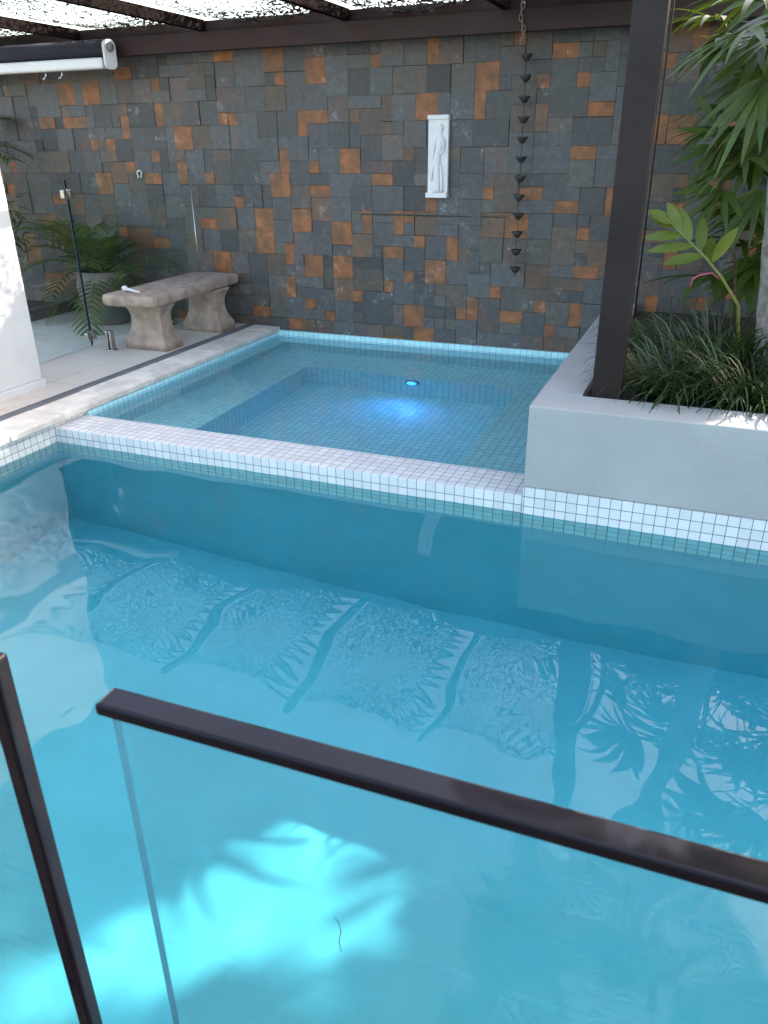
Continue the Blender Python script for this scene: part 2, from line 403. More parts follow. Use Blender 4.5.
# water bodies: closed boxes with a rippled top
def water(name, x0, x1, y0, y1, zt, zb, st, amp, m):
    nx, ny = int((x1-x0)/st), int((y1-y0)/st)
    b = MB(); rows = []
    rnd = random.Random(5)
    waves = [(rnd.uniform(0, 6.28), rnd.uniform(.22, .9), rnd.uniform(0, 6.28)) for _ in range(11)]
    for j in range(ny+1):
        row = []
        for i in range(nx+1):
            x = x0+(x1-x0)*i/nx; y = y0+(y1-y0)*j/ny; h = 0
            for a, lam, ph in waves: h += lam*math.sin((x*math.cos(a)+y*math.sin(a))*6.283/lam+ph+1.6*noise.noise(V((x*.8, y*.8, lam*9))))
            pat = .35+1.1*max(0, noise.noise(V((x*.9+3, y*.9, 1.7)))+.15)
            fine = noise.noise(V((x*6.5, y*6.5, 4)))*(.20 if y > -1.5 else .20+.35*min(1, (-1.5-y)/.5))+noise.noise(V((x*3.2, y*3.2, 9)))*.35
            row.append((x, y, zt+amp*(h*.33*pat+fine*pat)))
        rows.append(row)
    vs = b.grid(rows, smooth=True)
    bot = [b.bm.verts.new((x, y, zb)) for x, y in ((x0, y0), (x1, y0), (x1, y1), (x0, y1))]
    b.bm.faces.new(list(reversed(bot)))
    b.bm.faces.new([bot[0], bot[1]]+list(reversed(vs[0]))); b.bm.faces.new([bot[1], bot[2]]+[r[-1] for r in reversed(vs)])
    b.bm.faces.new([bot[2], bot[3]]+vs[-1]); b.bm.faces.new([bot[3], bot[0]]+[r[0] for r in vs])
    o = tag(b.build(name, m), kind='structure')
    o.cycles.is_caustics_caster = True
    return o
pool_water = water('pool_water', PX0-.1, PX1+.1, PY0-.1, .1, ZW, FLOOR-.1, .018, .0040, M['water'])
spa_water = water('spa_water', -.012, 2.90, .2, WALL_Y-.015, ZS, -1.02, .03, .0006, M['spawater'])
for o in (basin, seat, sfloor, tiles): o.cycles.is_caustics_receiver = True

def onwater(x, y):
    d = _f + _r*((x-384)/F_PX) - _u*((y-512)/F_PX); return CAM + d*((ZW+.003-CAM.z)/d.z)
b = MB(); pts = [onwater(x, y) for x, y in ((334, 917), (339, 923), (341, 932), (339, 941), (341, 952))]
b.tube(pts, [.0007, .0011, .0013, .0011, .0006], 5)
tag(b.build('twig', M['stem'], loc=pts[2]), 'thin curved dark twig floating on the pool above the sunlit floor', 'twig')

# ------------------------------------------------------------------ slate wall
wall = thing('stone_wall', 'long garden wall clad in grey and rust coloured slate tiles behind the spa', 'wall', (1.2, WALL_Y+.1, 0))
WX0, WX1, WH = -4.0, 6.6, 2.34
b = MB(); b.box((WX0, WALL_Y+.012, -.5), (WX1, WALL_Y+.22, WH)); b.build('core', M['grout'], wall)
U = .091; nx = int((WX1-WX0)/U); nz = int((WH+.03)/U)+1
occ = [[False]*nx for _ in range(nz)]
sizes = [((1, 1), 12), ((2, 1), 13), ((1, 2), 6), ((2, 2), 40), ((3, 2), 9), ((2, 3), 3), ((3, 1), 2), ((3, 3), 1)]
rn = random.Random(21); rusty = {}
b = MB().vcol()
for k in range(nz):
    for i in range(nx):
        if occ[k][i]: continue
        opts = [(s, wt) for s, wt in sizes if i+s[0] <= nx and k+s[1] <= nz and not any(occ[k+q][i+p] for p in range(s[0]) for q in range(s[1]))]
        (sx, sz) = rn.choices([o[0] for o in opts], [o[1] for o in opts])[0]
        for p in range(sx):
            for q in range(sz): occ[k+q][i+p] = True
        area = sx*sz; g = .0016
        x0 = WX0+i*U+g-rn.uniform(0, .004); x1 = WX0+(i+sx)*U-g+rn.uniform(0, .004); z0 = -.03+k*U+g-rn.uniform(0, .0035); z1 = min(-.03+(k+sz)*U-g+rn.uniform(0, .0035), WH)
        r = rn.random(); pr = .60 if area == 1 else (.50 if area == 2 else (.24 if area == 4 else .08))
        near = any(rusty.get((i+p, k+q)) for p in range(-1, sx+1) for q in range(-1, sz+1))
        if near: pr *= .22
        if r < pr:
            for p in range(sx):
                for q in range(sz): rusty[(i+p, k+q)] = True
        v = rn.uniform(.76, 1.24)
        if r < pr: base, al = (.14*v, .085*v, .048*v), rn.uniform(.7, 1.0)
        elif r < pr+.10: base, al = (.100*v, .083*v, .067*v), rn.choice((.1, .3, .45))
        elif r < pr+.22: base, al = (.094*v, .092*v, .081*v), rn.choice((0, .25))
        elif r < pr+.34: base, al = (.058*v, .059*v, .062*v), 0
        else: base, al = (.081*v, .084*v, .088*v), rn.choice((0, 0, 0, .22))
        c = (*base, al)
        y = WALL_Y-rn.uniform(-.005, .006); ty = rn.uniform(-.002, .002); tz = rn.uniform(-.002, .002); ch = .0016; yb = WALL_Y+.014
        fr = [(x0+ch, y+ty, z0+ch), (x1-ch, y-ty, z0+ch), (x1-ch, y-ty+tz, z1-ch), (x0+ch, y+ty+tz, z1-ch)]
        md = [(x0, y+.003, z0), (x1, y+.003, z0), (x1, y+.003, z1), (x0, y+.003, z1)]
        bk = [(p[0], yb, p[2]) for p in md]
        b.face(fr, c)
        for a_, b_ in ((md, fr), (bk, md)):
            for q in range(4):
                q2 = (q+1) % 4; b.face([a_[q], a_[q2], b_[q2], b_[q]], c)
b.build('slate_cladding', M['slate'], wall)

# water blade slot in the wall
ws = thing('water_spout', 'thin dark slot of a sheet waterfall set across the slate wall below the plaque', 'water spout', (1.41, WALL_Y-.01, 1.03))
b = MB(); b.box((.81, WALL_Y-.016, 1.036), (2.02, WALL_Y+.005, 1.042)); b.build('lip', M['pot'], ws)
b = MB(); b.box((.815, WALL_Y-.006, 1.026), (2.015, WALL_Y+.005, 1.0355)); b.build('slot', M['grout'], ws)

# relief plaque
pq = thing('relief_plaque', 'tall white plaster relief plaque of a draped standing figure on the slate wall', 'wall plaque', (1.47, WALL_Y, 1.17))
yb = WALL_Y-.012
b = MB(); b.box((1.396, yb-.022, 1.20), (1.555, yb+.012, 1.705), bev=.003); b.build('slab', M['plasterw'], pq)
b = MB(); b.box((1.385, yb-.045, 1.164), (1.557, yb+.012, 1.2005), bev=.004); b.build('ledge', M['plasterw'], pq)
b = MB(); b.box((1.392, yb-.036, 1.7045), (1.559, yb+.012, 1.735), bev=.004); b.build('cornice', M['plasterw'], pq)
b = MB(); rows = []
for z, xc, rx, ry in ((1.203, 1.468, .026, .014), (1.22, 1.468, .030, .018), (1.27, 1.470, .026, .017), (1.33, 1.468, .025, .018), (1.39, 1.466, .028, .02), (1.43, 1.468, .031, .022), (1.465, 1.474, .026, .02), (1.50, 1.480, .022, .018),
                      (1.54, 1.486, .027, .022), (1.575, 1.488, .031, .02), (1.595, 1.490, .022, .016), (1.606, 1.493, .010, .012), (1.618, 1.495, .010, .012), (1.63, 1.497, .016, .018), (1.648, 1.498, .019, .021), (1.664, 1.498, .015, .017), (1.674, 1.497, .006, .008)):
    rows.append([V((xc+rx*(1+.10*math.sin(5*t)*(z < 1.45))*math.cos(t), yb-.024+ry*math.sin(t), z)) for t in [2*math.pi*k/20 for k in range(20)]])
vs = b.grid(rows, close=True); b.bm.faces.new(list(reversed(vs[0]))); b.bm.faces.new(vs[-1])
b.tube([(1.512, yb-.03, 1.58), (1.524, yb-.036, 1.54), (1.519, yb-.043, 1.50), (1.505, yb-.047, 1.475), (1.488, yb-.046, 1.468)], [.010, .0095, .008, .007, .005], 8)
b.tube([(1.465, yb-.028, 1.58), (1.452, yb-.03, 1.54), (1.446, yb-.032, 1.50), (1.442, yb-.034, 1.46), (1.437, yb-.032, 1.42)], [.010, .009, .008, .007, .005], 8)
b.tube([(1.448, yb-.03, 1.43), (1.438, yb-.032, 1.38), (1.43, yb-.03, 1.33), (1.428, yb-.03, 1.28)], [.009, .011, .010, .004], 8)
b.tube([(1.498, yb-.03, 1.40), (1.508, yb-.03, 1.33), (1.512, yb-.03, 1.26), (1.514, yb-.03, 1.207)], [.008, .011, .012, .014], 8)
b.build('figure', M['plasterw'], pq, smooth=True)

# horseshoe
hs = MB(); pts = [(-.024, -.026), (-.012, -.026), (-.014, -.018), (-.024, 0), (-.020, .02), (0, .03), (.020, .02), (.024, 0), (.014, -.018), (.012, -.026), (.024, -.026)]
hs.tube([(-1.313+x, WALL_Y-.014, 1.326+z) for x, z in pts], .0055, 8)
tag(hs.build('horseshoe', M['white'], loc=(-1.313, WALL_Y-.01, 1.30)), 'small white horseshoe shaped ornament fixed to the slate wall above the potted palm', 'ornament')

# ------------------------------------------------------------------ pergola
pg = thing('pergola', 'dark brown steel pergola with one post in the white planter and rafters over the spa', 'pergola', (3.15, .34, .42))
b = MB(); b.box((3.079, .262, .40), (3.212, .355, 2.46), bev=.004); b.build('post', M['brown'], pg)
b = MB(); b.box((-4.0, 2.575, 2.215), (5.2, 2.665, 2.345), bev=.003); b.build('wall_beam', M['beam'], pg)
b = MB(); b.box((-4.0, 2.62, 2.3465), (5.2, 2.90, 2.42), bev=.003); b.build('top_plate', M['beam'], pg)
RX = [-2.875, -1.65, -.424, .804, 1.975, 3.155]
for x in RX:
    b = MB(); b.box((x-.025, 1.0, 2.35), (x+.025, 2.615, 2.425), bev=.003)
    b.build('rafter', M['rafter'], pg)
b = MB(); b.tube([(3.222, .37, .80), (3.221, .37, 1.6), (3.222, .37, 2.40)], .004, 8); b.build('conduit', M['brown'], pg)

# netting over the rafters, scalloped where it is tied to them
b = MB(); rows_all = []
cords = []
for a_, c_ in zip(RX[:-1], RX[1:]):
    rows = []; edge = []
    n = 90
    for j in range(n+1):
        y = 1.16+(2.66-1.16)*j/n
        sc = abs(math.sin(j*math.pi/8.2)); gap = .05+.17*sc**.7
        x0, x1 = a_+.03, c_-.028-gap
        row = []
        for i in range(15):
            t = i/14; row.append((x0+(x1-x0)*t, y, 2.442-.05*math.sin(math.pi*t)*(1+.3*math.sin(y*5+a_))-.012*sc*t))
        rows.append(row); edge.append(row[-1])
    b.grid(rows); cords.append(edge)
netob = b.build('shade_net', M['net'], loc=(.2, 1.7, 2.4)); tag(netob, 'scalloped camouflage shade net stretched over the brown rafters, bright with sky', 'shade net')
BASE[netob.name] = V((.2, 1.7, 2.4))
for e in cords:
    b = MB(); b.tube(e, .009, 5); b.build('edge_cord', M['bronze'], netob)

# ------------------------------------------------------------------ rain chain
rc = thing('rain_chain', 'dark cup rain chain hanging from the pergola in front of the slate wall', 'rain chain', (2.13, 2.69, .6))
b = MB(); z = 2.45; i = 0; px, pyy = 2.09, 2.55
while z > 2.16:
    t = (2.45-z)/.29; cx = px+.03*t+.008*math.sin(z*40)
    ang = 90*(i % 2); pts = []
    for k in range(13):
        q = 2*math.pi*k/12; u_ = .012*math.cos(q); pts.append((cx+u_*math.cos(R_(ang)), 2.56+u_*math.sin(R_(ang)), z-.022+.022*math.sin(q)))
    b.tube(pts, .0038, 6, caps=False); z -= .034; i += 1
b.build('hanging_chain', M['chain'], rc)
for k in range(12):
    z = 2.085-k*.1275
    cx = 2.128+.0008*k
    b = MB(); b.lathe([(.008, -.040), (.016, -.036), (.032, -.014), (.043, .003), (.041, .005), (.029, -.011), (.009, -.030)], (cx, 2.655, z), 18)
    b.build('cup', M['bronze'], rc)
    b = MB(); b.tube([(cx, 2.655, z-.045), (cx, 2.655, z-.1275-.036)] if k < 11 else [(cx, 2.655, z-.045), (cx, 2.655, z-.07)], .0028, 5)
    b.build('link', M['bronze'], rc)
b = MB(); b.tube([(2.118, 2.56, 2.17), (2.124, 2.62, 2.12), (2.128, 2.655, 2.045)], .0028, 5); b.build('link', M['bronze'], rc)

# ------------------------------------------------------------------ roller blind
bl = thing('roller_blind', 'rolled up outdoor blind with white bottom rail hanging under the pergola beam', 'roller blind', (-2.3, 2.45, 2.2))
b = MB(); b.tube([(-3.9, 2.45, 2.262), (-1.235, 2.45, 2.262)], .062, 20); b.build('fabric_roll', M['fabric'], bl)
b = MB(); b.box((-3.9, 2.395, 2.115), (-1.255, 2.475, 2.196), bev=.02, seg=4); br = b.build('bottom_rail', M['white'], bl)
for x in (-1.87, -1.70):
    b = MB(); b.tube([(x, 2.42, 2.116), (x+.004, 2.42, 2.09), (x-.018, 2.415, 2.062), (x-.03, 2.41, 2.066)], .007, 7)
    b.build('hook', M['steel'], br)
b = MB(); b.loft([(0, 0, 0, .052, .105, .045), (.03, 0, 0, .052, .105, .045)]);
bmesh.ops.rotate(b.bm, verts=b.bm.verts, cent=(0, 0, 0), matrix=Matrix.Rotation(R_(90), 3, 'X')); bmesh.ops.rotate(b.bm, verts=b.bm.verts, cent=(0, 0, 0), matrix=Matrix.Rotation(R_(72), 3, 'Z'))
bmesh.ops.translate(b.bm, verts=b.bm.verts, vec=(-1.215, 2.44, 2.213)); eb = b.build('end_bracket', M['white'], bl)
b = MB(); vs = b.lathe([(.034, 0), (.034, .012), (.02, .016)], (0, 0, 0), 20)
bmesh.ops.rotate(b.bm, verts=b.bm.verts, cent=(0, 0, 0), matrix=Matrix.Rotation(R_(90), 3, 'X')); bmesh.ops.rotate(b.bm, verts=b.bm.verts, cent=(0, 0, 0), matrix=Matrix.Rotation(R_(72), 3, 'Z'))
bmesh.ops.translate(b.bm, verts=b.bm.verts, vec=(-1.187, 2.43, 2.262)); b.build('cap', M['drain'], eb)

# ------------------------------------------------------------------ pillar
pi_ = thing('pillar', 'white rendered pillar at the left edge of the pool deck, partly in sun', 'pillar', (-.8, .1, DECK))
b = MB(); b.box((-1.02, -.75, DECK+.05), (-.585, .515, 2.30), bev=.006); b.build('shaft', M['render'], pi_)
b = MB(); b.box((-1.035, -.765, DECK-.01), (-.570, .53, DECK+.0495), bev=.006); b.build('plinth', M['render'], pi_)

# ------------------------------------------------------------------ rear glass fence
def pane(bm_, a, c, z0a, z1a, z0c, z1c, th=.010):
    a, c = V(a), V(c); d = (c-a).normalized(); n = V((-d.y, d.x, 0))*th/2
    q = [V((a.x, a.y, z0a)), V((c.x, c.y, z0c)), V((c.x, c.y, z1c)), V((a.x, a.y, z1a))]
    fr = [p+n for p in q]; bk = [p-n for p in q]
    bm_.face(fr); bm_.face(list(reversed(bk)))
    return q, n
def glass_panel(root, a, c, z0, z1, z1c=None, th=.008):
    b = MB(); z1c = z1c or z1
    q, n = pane(b, a, c, z0, z1, z0, z1c, th); g = b.build('glass', M['glass'], root)
    e = MB()
    for i in range(4):
        j = (i+1) % 4; e.face([q[i]+n, q[i]-n, q[j]-n, q[j]+n])
    e.build('polished_edge', M['glassedge'], g); return g
HG = V((-1.055, 1.55, 0))
gp = thing('glass_fence_panel', 'clear glass fence panel between the white pillar and the steel gate hinges', 'glass fence', (-1.03, 1.0, DECK))
glass_panel(gp, (-1.0, .52), (-1.053, 1.535), DECK+.012, 1.322)
gg = thing('glass_gate', 'clear frameless glass gate standing behind the stone bench against the slate wall', 'glass gate', (-1.055, 1.55, DECK))
glass_panel(gg, (-1.055, 1.556), (-.762, 2.715), DECK+.05, 1.322, 1.372)
def hinge(z):
    b = MB()
    for s in (-1, 1):
        b.box((-1.055-.018, 1.545+s*.030-.022, z-.030), (-1.055+.018, 1.545+s*.030+.022, z+.030), bev=.006)
    b.tube([(-1.055, 1.545, z-.036), (-1.055, 1.545, z+.036)], .009, 10)
    return b.build('hinge', M['steel'], gg)
hinge(1.225); hinge(.16)
b = MB(); b.box((-1.060, 1.540, DECK+.02), (-1.050, 1.552, 1.32)); b.build('edge_seal', M['blackm'], gg)
b = MB(); b.tube([(-.757, 2.712, DECK+.06), (-.757, 2.712, 1.37)], .004, 6); b.build('edge_strip', M['steel'], gg)
# small steel spigot standing on the deck
sp = thing('steel_spigot', 'short slotted stainless steel spigot on the paving beside the bench', 'spigot', (-.835, 1.515, DECK))
b = MB(); b.lathe([(.045, 0), (.045, .006), (.03, .009)], (-.835, 1.515, DECK), 20); b.build('base_plate', M['steel'], sp)
b = MB(); b.box((-.862, 1.49, DECK+.008), (-.842, 1.54, DECK+.155), bev=.006); b.box((-.828, 1.49, DECK+.008), (-.808, 1.54, DECK+.155), bev=.006); b.build('clamp_body', M['steel'], sp)
b = MB(); b.box((-.8425, 1.492, DECK+.008), (-.8275, 1.538, DECK+.06)); b.build('gasket', M['blackm'], sp)

# ------------------------------------------------------------------ stone bench
be = thing('stone_bench', 'weathered cast stone garden bench standing beside the spa against the slate wall', 'bench', (-.57, 2.1, DECK))
b = MB(); b.loft([(.434, -.58, 2.09, .212, .632, .02), (.440, -.58, 2.09, .222, .642, .022), (.452, -.58, 2.09, .231, .651, .024), (.500, -.58, 2.09, .232, .652, .024), (.513, -.58, 2.09, .226, .646, .022), (.520, -.58, 2.09, .214, .634, .02)])
bmesh.ops.rotate(b.bm, verts=b.bm.verts, cent=(-.58, 2.09, 0), matrix=Matrix.Rotation(R_(2.0), 3, 'Z'))
b.build('seat', M['bench'], be)
for cy in (1.725, 2.465):
    b = MB(); cx = -.575 if cy < 2 else -.545
    prof = [(DECK, .198, .118), (DECK+.072, .195, .115), (DECK+.080, .186, .106), (DECK+.10, .176, .098), (DECK+.13, .160, .088), (DECK+.175, .146, .078), (DECK+.225, .140, .073), (DECK+.265, .143, .074), (DECK+.30, .154, .080), (DECK+.325, .170, .088), (DECK+.340, .180, .094), (DECK+.362, .184, .098)]
    b.loft([(z, cx, cy, hx, hy, .007) for z, hx, hy in prof], n=4)
    b.build('leg', M['bench'], be)
# white scoop lying on the bench
sc = MB(); vs = sc.lathe([(.001, -.02), (.014, -.016), (.022, 0), (.022, .012), (.016, .02), (.001, .024)], (0, 0, 0), 16)
bmesh.ops.translate(sc.bm, verts=sc.bm.verts, vec=(-.69, 1.60, .542))
sc.tube([(-.685, 1.60, .542), (-.64, 1.595, .538), (-.58, 1.585, .531), (-.535, 1.58, .5275)], [.012, .011, .009, .006], 10)
tag(sc.build('scoop', M['white'], loc=(-.66, 1.6, .522)), 'small white long handled scoop lying on the bench seat', 'scoop')

# ------------------------------------------------------------------ plants
def tint(v=.25, warm=.2):
    k = random.uniform(1-v, 1+v); w_ = random.uniform(0, warm)
    return (k*(1+w_), k, k*(1-w_*.6), 1)
def fan(b, hub, axis, L, nb, spread, droop, wid, sag=.2):
    """palmate leaf: blades fanning out of one hub"""
    hub = V(hub); axis = V(axis).normalized(); side = axis.cross(V((0, 0, 1)))
    side = side.normalized() if side.length > .05 else V((1, 0, 0)); nrm = side.cross(axis)
    for k in range(nb):
        a = R_(-spread+2*spread*k/(nb-1)+random.uniform(-4, 4))
        d = axis*math.cos(a)+side*math.sin(a)+nrm*random.uniform(-.05, .12)
        b.blade(hub, d, nrm, L*random.uniform(.82, 1.08)*(1-.22*abs(a)/2), wid*random.uniform(.85, 1.15), droop*random.uniform(.7, 1.3), 6, .22, tint(.22, .25))
def frond(b, p, d, L, nl, ll, lw, droop, c=None):
    """pinnate leaf"""
    p = V(p); d = V(d).normalized(); q = p.copy(); n = 12; pts = [q.copy()]; dirs = [d.copy()]
    for i in range(n):
        d = (d+V((0, 0, -droop/n))).normalized(); q = q+d*(L/n); pts.append(q.copy()); dirs.append(d.copy())
    b.tube(pts, [.005*(1-.7*i/n)+.001 for i in range(n+1)], 5, c=(.8, .9, .5, 1))
    for k in range(nl):
        t = .22+.78*k/(nl-1); x = t*n; i = min(int(x), n-1); f = x-i
        pp = pts[i].lerp(pts[i+1], f); dd = dirs[i]; s_ = dd.cross(V((0, 0, 1))); s_ = s_.normalized() if s_.length > .05 else V((1, 0, 0)); up = s_.cross(dd)
        for sg in (-1, 1):
            l_ = ll*(1-.55*abs(t-.5)*1.2)*random.uniform(.85, 1.1)
            b.blade(pp, s_*sg*.8+dd*.62+up*.18, up, l_, lw, .55, 4, .2, c or tint(.25, .2))

# planter
pt = thing('planter', 'long pale rendered planter box rising from the pool edge with a brown post in it', 'planter', (3.6, 1.3, 0))
b = MB()
PXA, PZ = 2.842, .45
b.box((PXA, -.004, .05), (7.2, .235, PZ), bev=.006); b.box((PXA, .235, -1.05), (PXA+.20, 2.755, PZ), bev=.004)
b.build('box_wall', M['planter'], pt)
b = MB(); b.box((PXA+.2, .235, -.1), (7.2, 2.755, PZ-.05)); b.build('soil', M['soil'], pt)
# underwater face of the planter on the pool side is pool plaster, part of the basin

# liriope clumps
def clump(x, y, n, r, L, label, seed):
    random.seed(seed)
    t = thing('grass_plant', label, 'grass plant', (x, y, PZ-.05), 'strappy grasses in the planter')
    b = MB().vcol()
    for k in range(n):
        a = random.uniform(0, 6.283); rr = r*math.sqrt(random.random()); e = random.uniform(.15, 1.0)
        p = (x+rr*math.cos(a), y+rr*math.sin(a), PZ-.055); a2 = a+random.uniform(-.9, .9)
        dry = random.random() < .08
        c = (2.6, 1.7, 1.5, 1) if dry else tint(.4, .25)
        b.blade(p, (math.cos(a2)*e, math.sin(a2)*e, 1.1), (math.cos(a2+1.57)*.3, math.sin(a2+1.57)*.3, 1), L*random.uniform(.6, 1.2), random.uniform(.010, .017), random.uniform(1.4, 3.4), 7, .2, c, 'taper')
    b.build('leaves', M['grassy'], t)
clump(3.45, .56, 336, .19, .42, 'dark strappy grass clump nearest the brown post', 1)
clump(3.78, .52, 336, .19, .42, 'dark strappy grass clump in front of the grey palm trunk', 2)
clump(3.62, .95, 304, .20, .50, 'strappy grass clump behind the front two in the planter', 3)
clump(4.18, .56, 300, .19, .42, 'strappy grass clump at the right edge of the picture', 4)
clump(3.36, 1.22, 260, .17, .40, 'small strappy grass clump under the yellow green ginger leaf', 5)

# lady palms (fans given where they are seen, each with its own distance)
random.seed(11)
def lady_palm(base, fans, label):
    t = thing('lady_palm', label, 'palm plant', (base[0], base[1], PZ-.05), 'lady palms in the planter')
    b = MB().vcol(); s_ = MB()
    zt = max(f[0].z for f in fans)
    cane = [(base[0]+.03*math.sin(k), base[1]+.02*math.cos(k*1.3), PZ-.06+(zt-PZ)*k/6) for k in range(7)]
    s_.tube(cane, [.022-.001*k for k in range(7)], 8)
    for hub, ax, L, nb, spr, dr, wd in fans:
        fan(b, hub, ax, L, nb, spr, dr, wd)
        zz = max(PZ, hub.z-.25); st = V((base[0], base[1], min(zz, zt)))
        pts = [st.lerp(hub, k/5)+V((0, 0, .05*math.sin(math.pi*k/5))) for k in range(6)]
        b.tube(pts, .005, 5, c=(.8, .9, .5, 1))
    s_.build('cane', M['stem'], t); b.build('fronds', M['palm'], t)
lady_palm((3.95, 1.25), [
    (at(748, 28, 1.0), (-.75, -.35, -.45), .50, 8, 75, .5, .042), (at(765, 78, 1.05), (-.25, -.3, -.9), .46, 8, 60, .3, .046),
    (at(757, 0, 1.2), (-.8, -.3, .1), .42, 8, 80, .8, .040), (at(790, 30, 1.1), (-.6, -.5, -.3), .5, 8, 80, .6, .042)], 'lady palm with drooping fans at the top right corner')
lady_palm((3.78, 1.5), [
    (at(745, 158, 1.2), (-.75, -.35, -.35), .44, 9, 85, .6, .036), (at(722, 190, 1.3), (-.5, -.5, -.6), .36, 8, 70, .5, .036),
    (at(728, 130, 1.5), (-.9, -.2, .05), .36, 7, 60, .5, .05), (at(760, 190, 1.2), (-.1, -.4, -.9), .36, 8, 65, .3, .036)], 'lady palm with dense dark fans behind the ginger leaf')
lady_palm((4.1, 1.9), [
    (at(735, 100, 1.8), (-.8, -.4, -.2), .45, 8, 90, .6, .04), (at(750, 60, 1.9), (-.6, -.4, .4), .45, 8, 90, .7, .04), (at(765, 140, 1.8), (-.6, -.5, -.3), .5, 9, 90, .6, .04),
    (at(740, 240, 1.8), (-.7, -.4, .1), .42, 8, 90, .7, .04), (at(765, 230, 1.7), (-.6, -.5, .3), .42, 8, 90, .7, .04), (at(715, 20, 2.0), (-.7, -.3, .2), .4, 8, 80, .8, .04)], 'lady palm standing deepest in the planter against the slate wall')
lady_palm((4.35, 1.1), [
    (V((4.2, 1.0, 1.9)), (-.5, -.5, .3), .5, 9, 100, .8, .042), (V((4.5, 1.1, 2.2)), (.1, -.5, .6), .5, 9, 100, .8, .042), (V((4.35, 1.2, 2.5)), (-.2, .2, .9), .5, 9, 110, .9, .042),
    (V((4.6, 1.3, 1.6)), (.5, -.5, .2), .5, 9, 100, .8, .042), (V((4.1, 1.2, 1.4)), (-.5, -.4, .1), .45, 9, 90, .8, .042), (V((4.0, .9, 2.3)), (-.6, -.3, .3), .5, 9, 100, .9, .042)], 'lady palm to the right of the grey trunk at the frame edge')

random.seed(44)
def fill(n, x0, x1, y0, y1, z0, z1, L=.42):
    r = []
    for k in range(n):
        x, y, z = random.uniform(x0, x1), random.uniform(y0, y1), random.uniform(z0, z1)
        r.append((V((x, y, z)), (random.uniform(-1, .15), random.uniform(-.9, .1), random.uniform(-.35, .45)), L*random.uniform(.75, 1.15), random.choice((7, 8, 9)), random.uniform(65, 100), random.uniform(.5, .9), random.uniform(.036, .05)))
    return r
def seen(n, x0, x1, y0, y1, Y0, Y1, L):
    r = []
    for k in range(n):
        h = at(random.uniform(x0, x1), random.uniform(y0, y1), random.uniform(Y0, Y1))
        r.append((h, (random.uniform(-1, -.1), random.uniform(-.8, -.1), random.uniform(-.8, .15)), L*random.uniform(.75, 1.15), random.choice((5, 6, 7)), random.uniform(60, 90), random.uniform(.4, .9), random.uniform(.055, .08)))
    return r
lady_palm((3.85, 1.75), seen(14, 722, 800, -10, 140, 1.3, 1.9, .42), 'broad leaved lady palm whose fans fill the upper right of the picture')
lady_palm((3.9, 2.05), seen(14, 715, 800, 110, 285, 1.6, 2.2, .38), 'broad leaved lady palm filling the gap above the grasses in the planter')
lady_palm((3.95, 2.2), fill(24, 3.6, 4.4, 1.6, 2.35, .6, 1.9), 'lady palm low in the thicket beside the slate wall')
lady_palm((4.25, 2.3), fill(26, 3.62, 4.6, 1.5, 2.4, 1.4, 2.6, .46), 'tall lady palm filling the top right corner behind the others')
lady_palm((4.7, 1.7), fill(24, 4.2, 4.9, 1.3, 2.3, 1.0, 3.0, .46), 'tall lady palm beyond the right frame edge')
# ginger with one yellow green leaf spray
random.seed(3)
gi = thing('ginger_plant', 'yellow green ginger plant with broad oval leaves beside the brown post', 'ginger plant', (3.72, 1.15, PZ-.05))
b = MB().vcol(); Yg = 1.0
stem = [V((3.74, 1.12, PZ-.06)), at(738, 305, 1.05), at(722, 278, Yg), at(706, 258, Yg), at(690, 242, Yg), at(676, 228, Yg), at(666, 218, Yg)]
s_ = MB(); s_.tube(stem, [.009, .008, .007, .006, .005, .004, .003], 7)
for bx, by, tx, ty_, dy in ((703, 256, 664, 265, -.08), (694, 246, 648, 252, .02), (684, 236, 645, 239, .05), (676, 228, 650, 219, .04), (700, 252, 703, 218, .10), (690, 242, 680, 208, .06), (680, 232, 667, 203, .03), (709, 262, 712, 238, .14), (712, 262, 738, 228, -.05), (672, 224, 648, 212, .0)):
    p = at(bx, by, Yg); q = at(tx, ty_, Yg+dy); d = q-p
    b.blade(p, d+V((0, 0, .02)), V((.15, -.8, .6)), d.length*1.02, .058, .18, 8, .16, tint(.15, .15), 'oval')
s_.build('stalk', simple('ginger stalk', (.22, .24, .06), .5), gi); b.build('leaves', M['ginger'], gi)
g2 = thing('ginger_plant', 'green ginger plant with scattered long leaves above the yellow green spray', 'ginger plant', (3.72, 1.5, PZ-.05))
b = MB().vcol(); s2 = MB(); Yh = 1.35
s2.tube([V((3.72, 1.45, PZ-.06)), at(735, 260, Yh), at(724, 205, Yh), at(716, 150, Yh), at(716, 118, Yh)], [.009, .008, .007, .006, .004], 7)
for bx, by, tx, ty_, dy in ((716, 124, 694, 94, -.05), (717, 136, 677, 129, .0), (716, 146, 672, 165, -.05), (718, 190, 672, 194, -.04), (722, 198, 686, 218, -.08), (724, 204, 700, 228, -.1), (727, 200, 726, 234, -.12), (722, 160, 700, 186, .05), (718, 130, 742, 110, -.05), (722, 180, 752, 168, -.1), (724, 200, 690, 178, .06), (719, 150, 688, 148, .08)):
    p = at(bx, by, Yh); q = at(tx, ty_, Yh+dy); d = q-p
    b.blade(p, d+V((0, 0, .02)), V((.1, -.8, .6)), d.length*1.05, .045, .22, 8, .18, tint(.3, .3), 'lance')
s2.build('stalk', M['stem'], g2); b.build('leaves', M['palm'], g2)
b = MB(); b.tube([at(690, 288, 1.0), at(693, 279, 1.0), at(700, 275, 1.0), at(712, 273, 1.0), at(720, 280, 1.03)], [.004, .006, .006, .005, .004], 7); b.build('flower_stalk', M['pink'], gi)

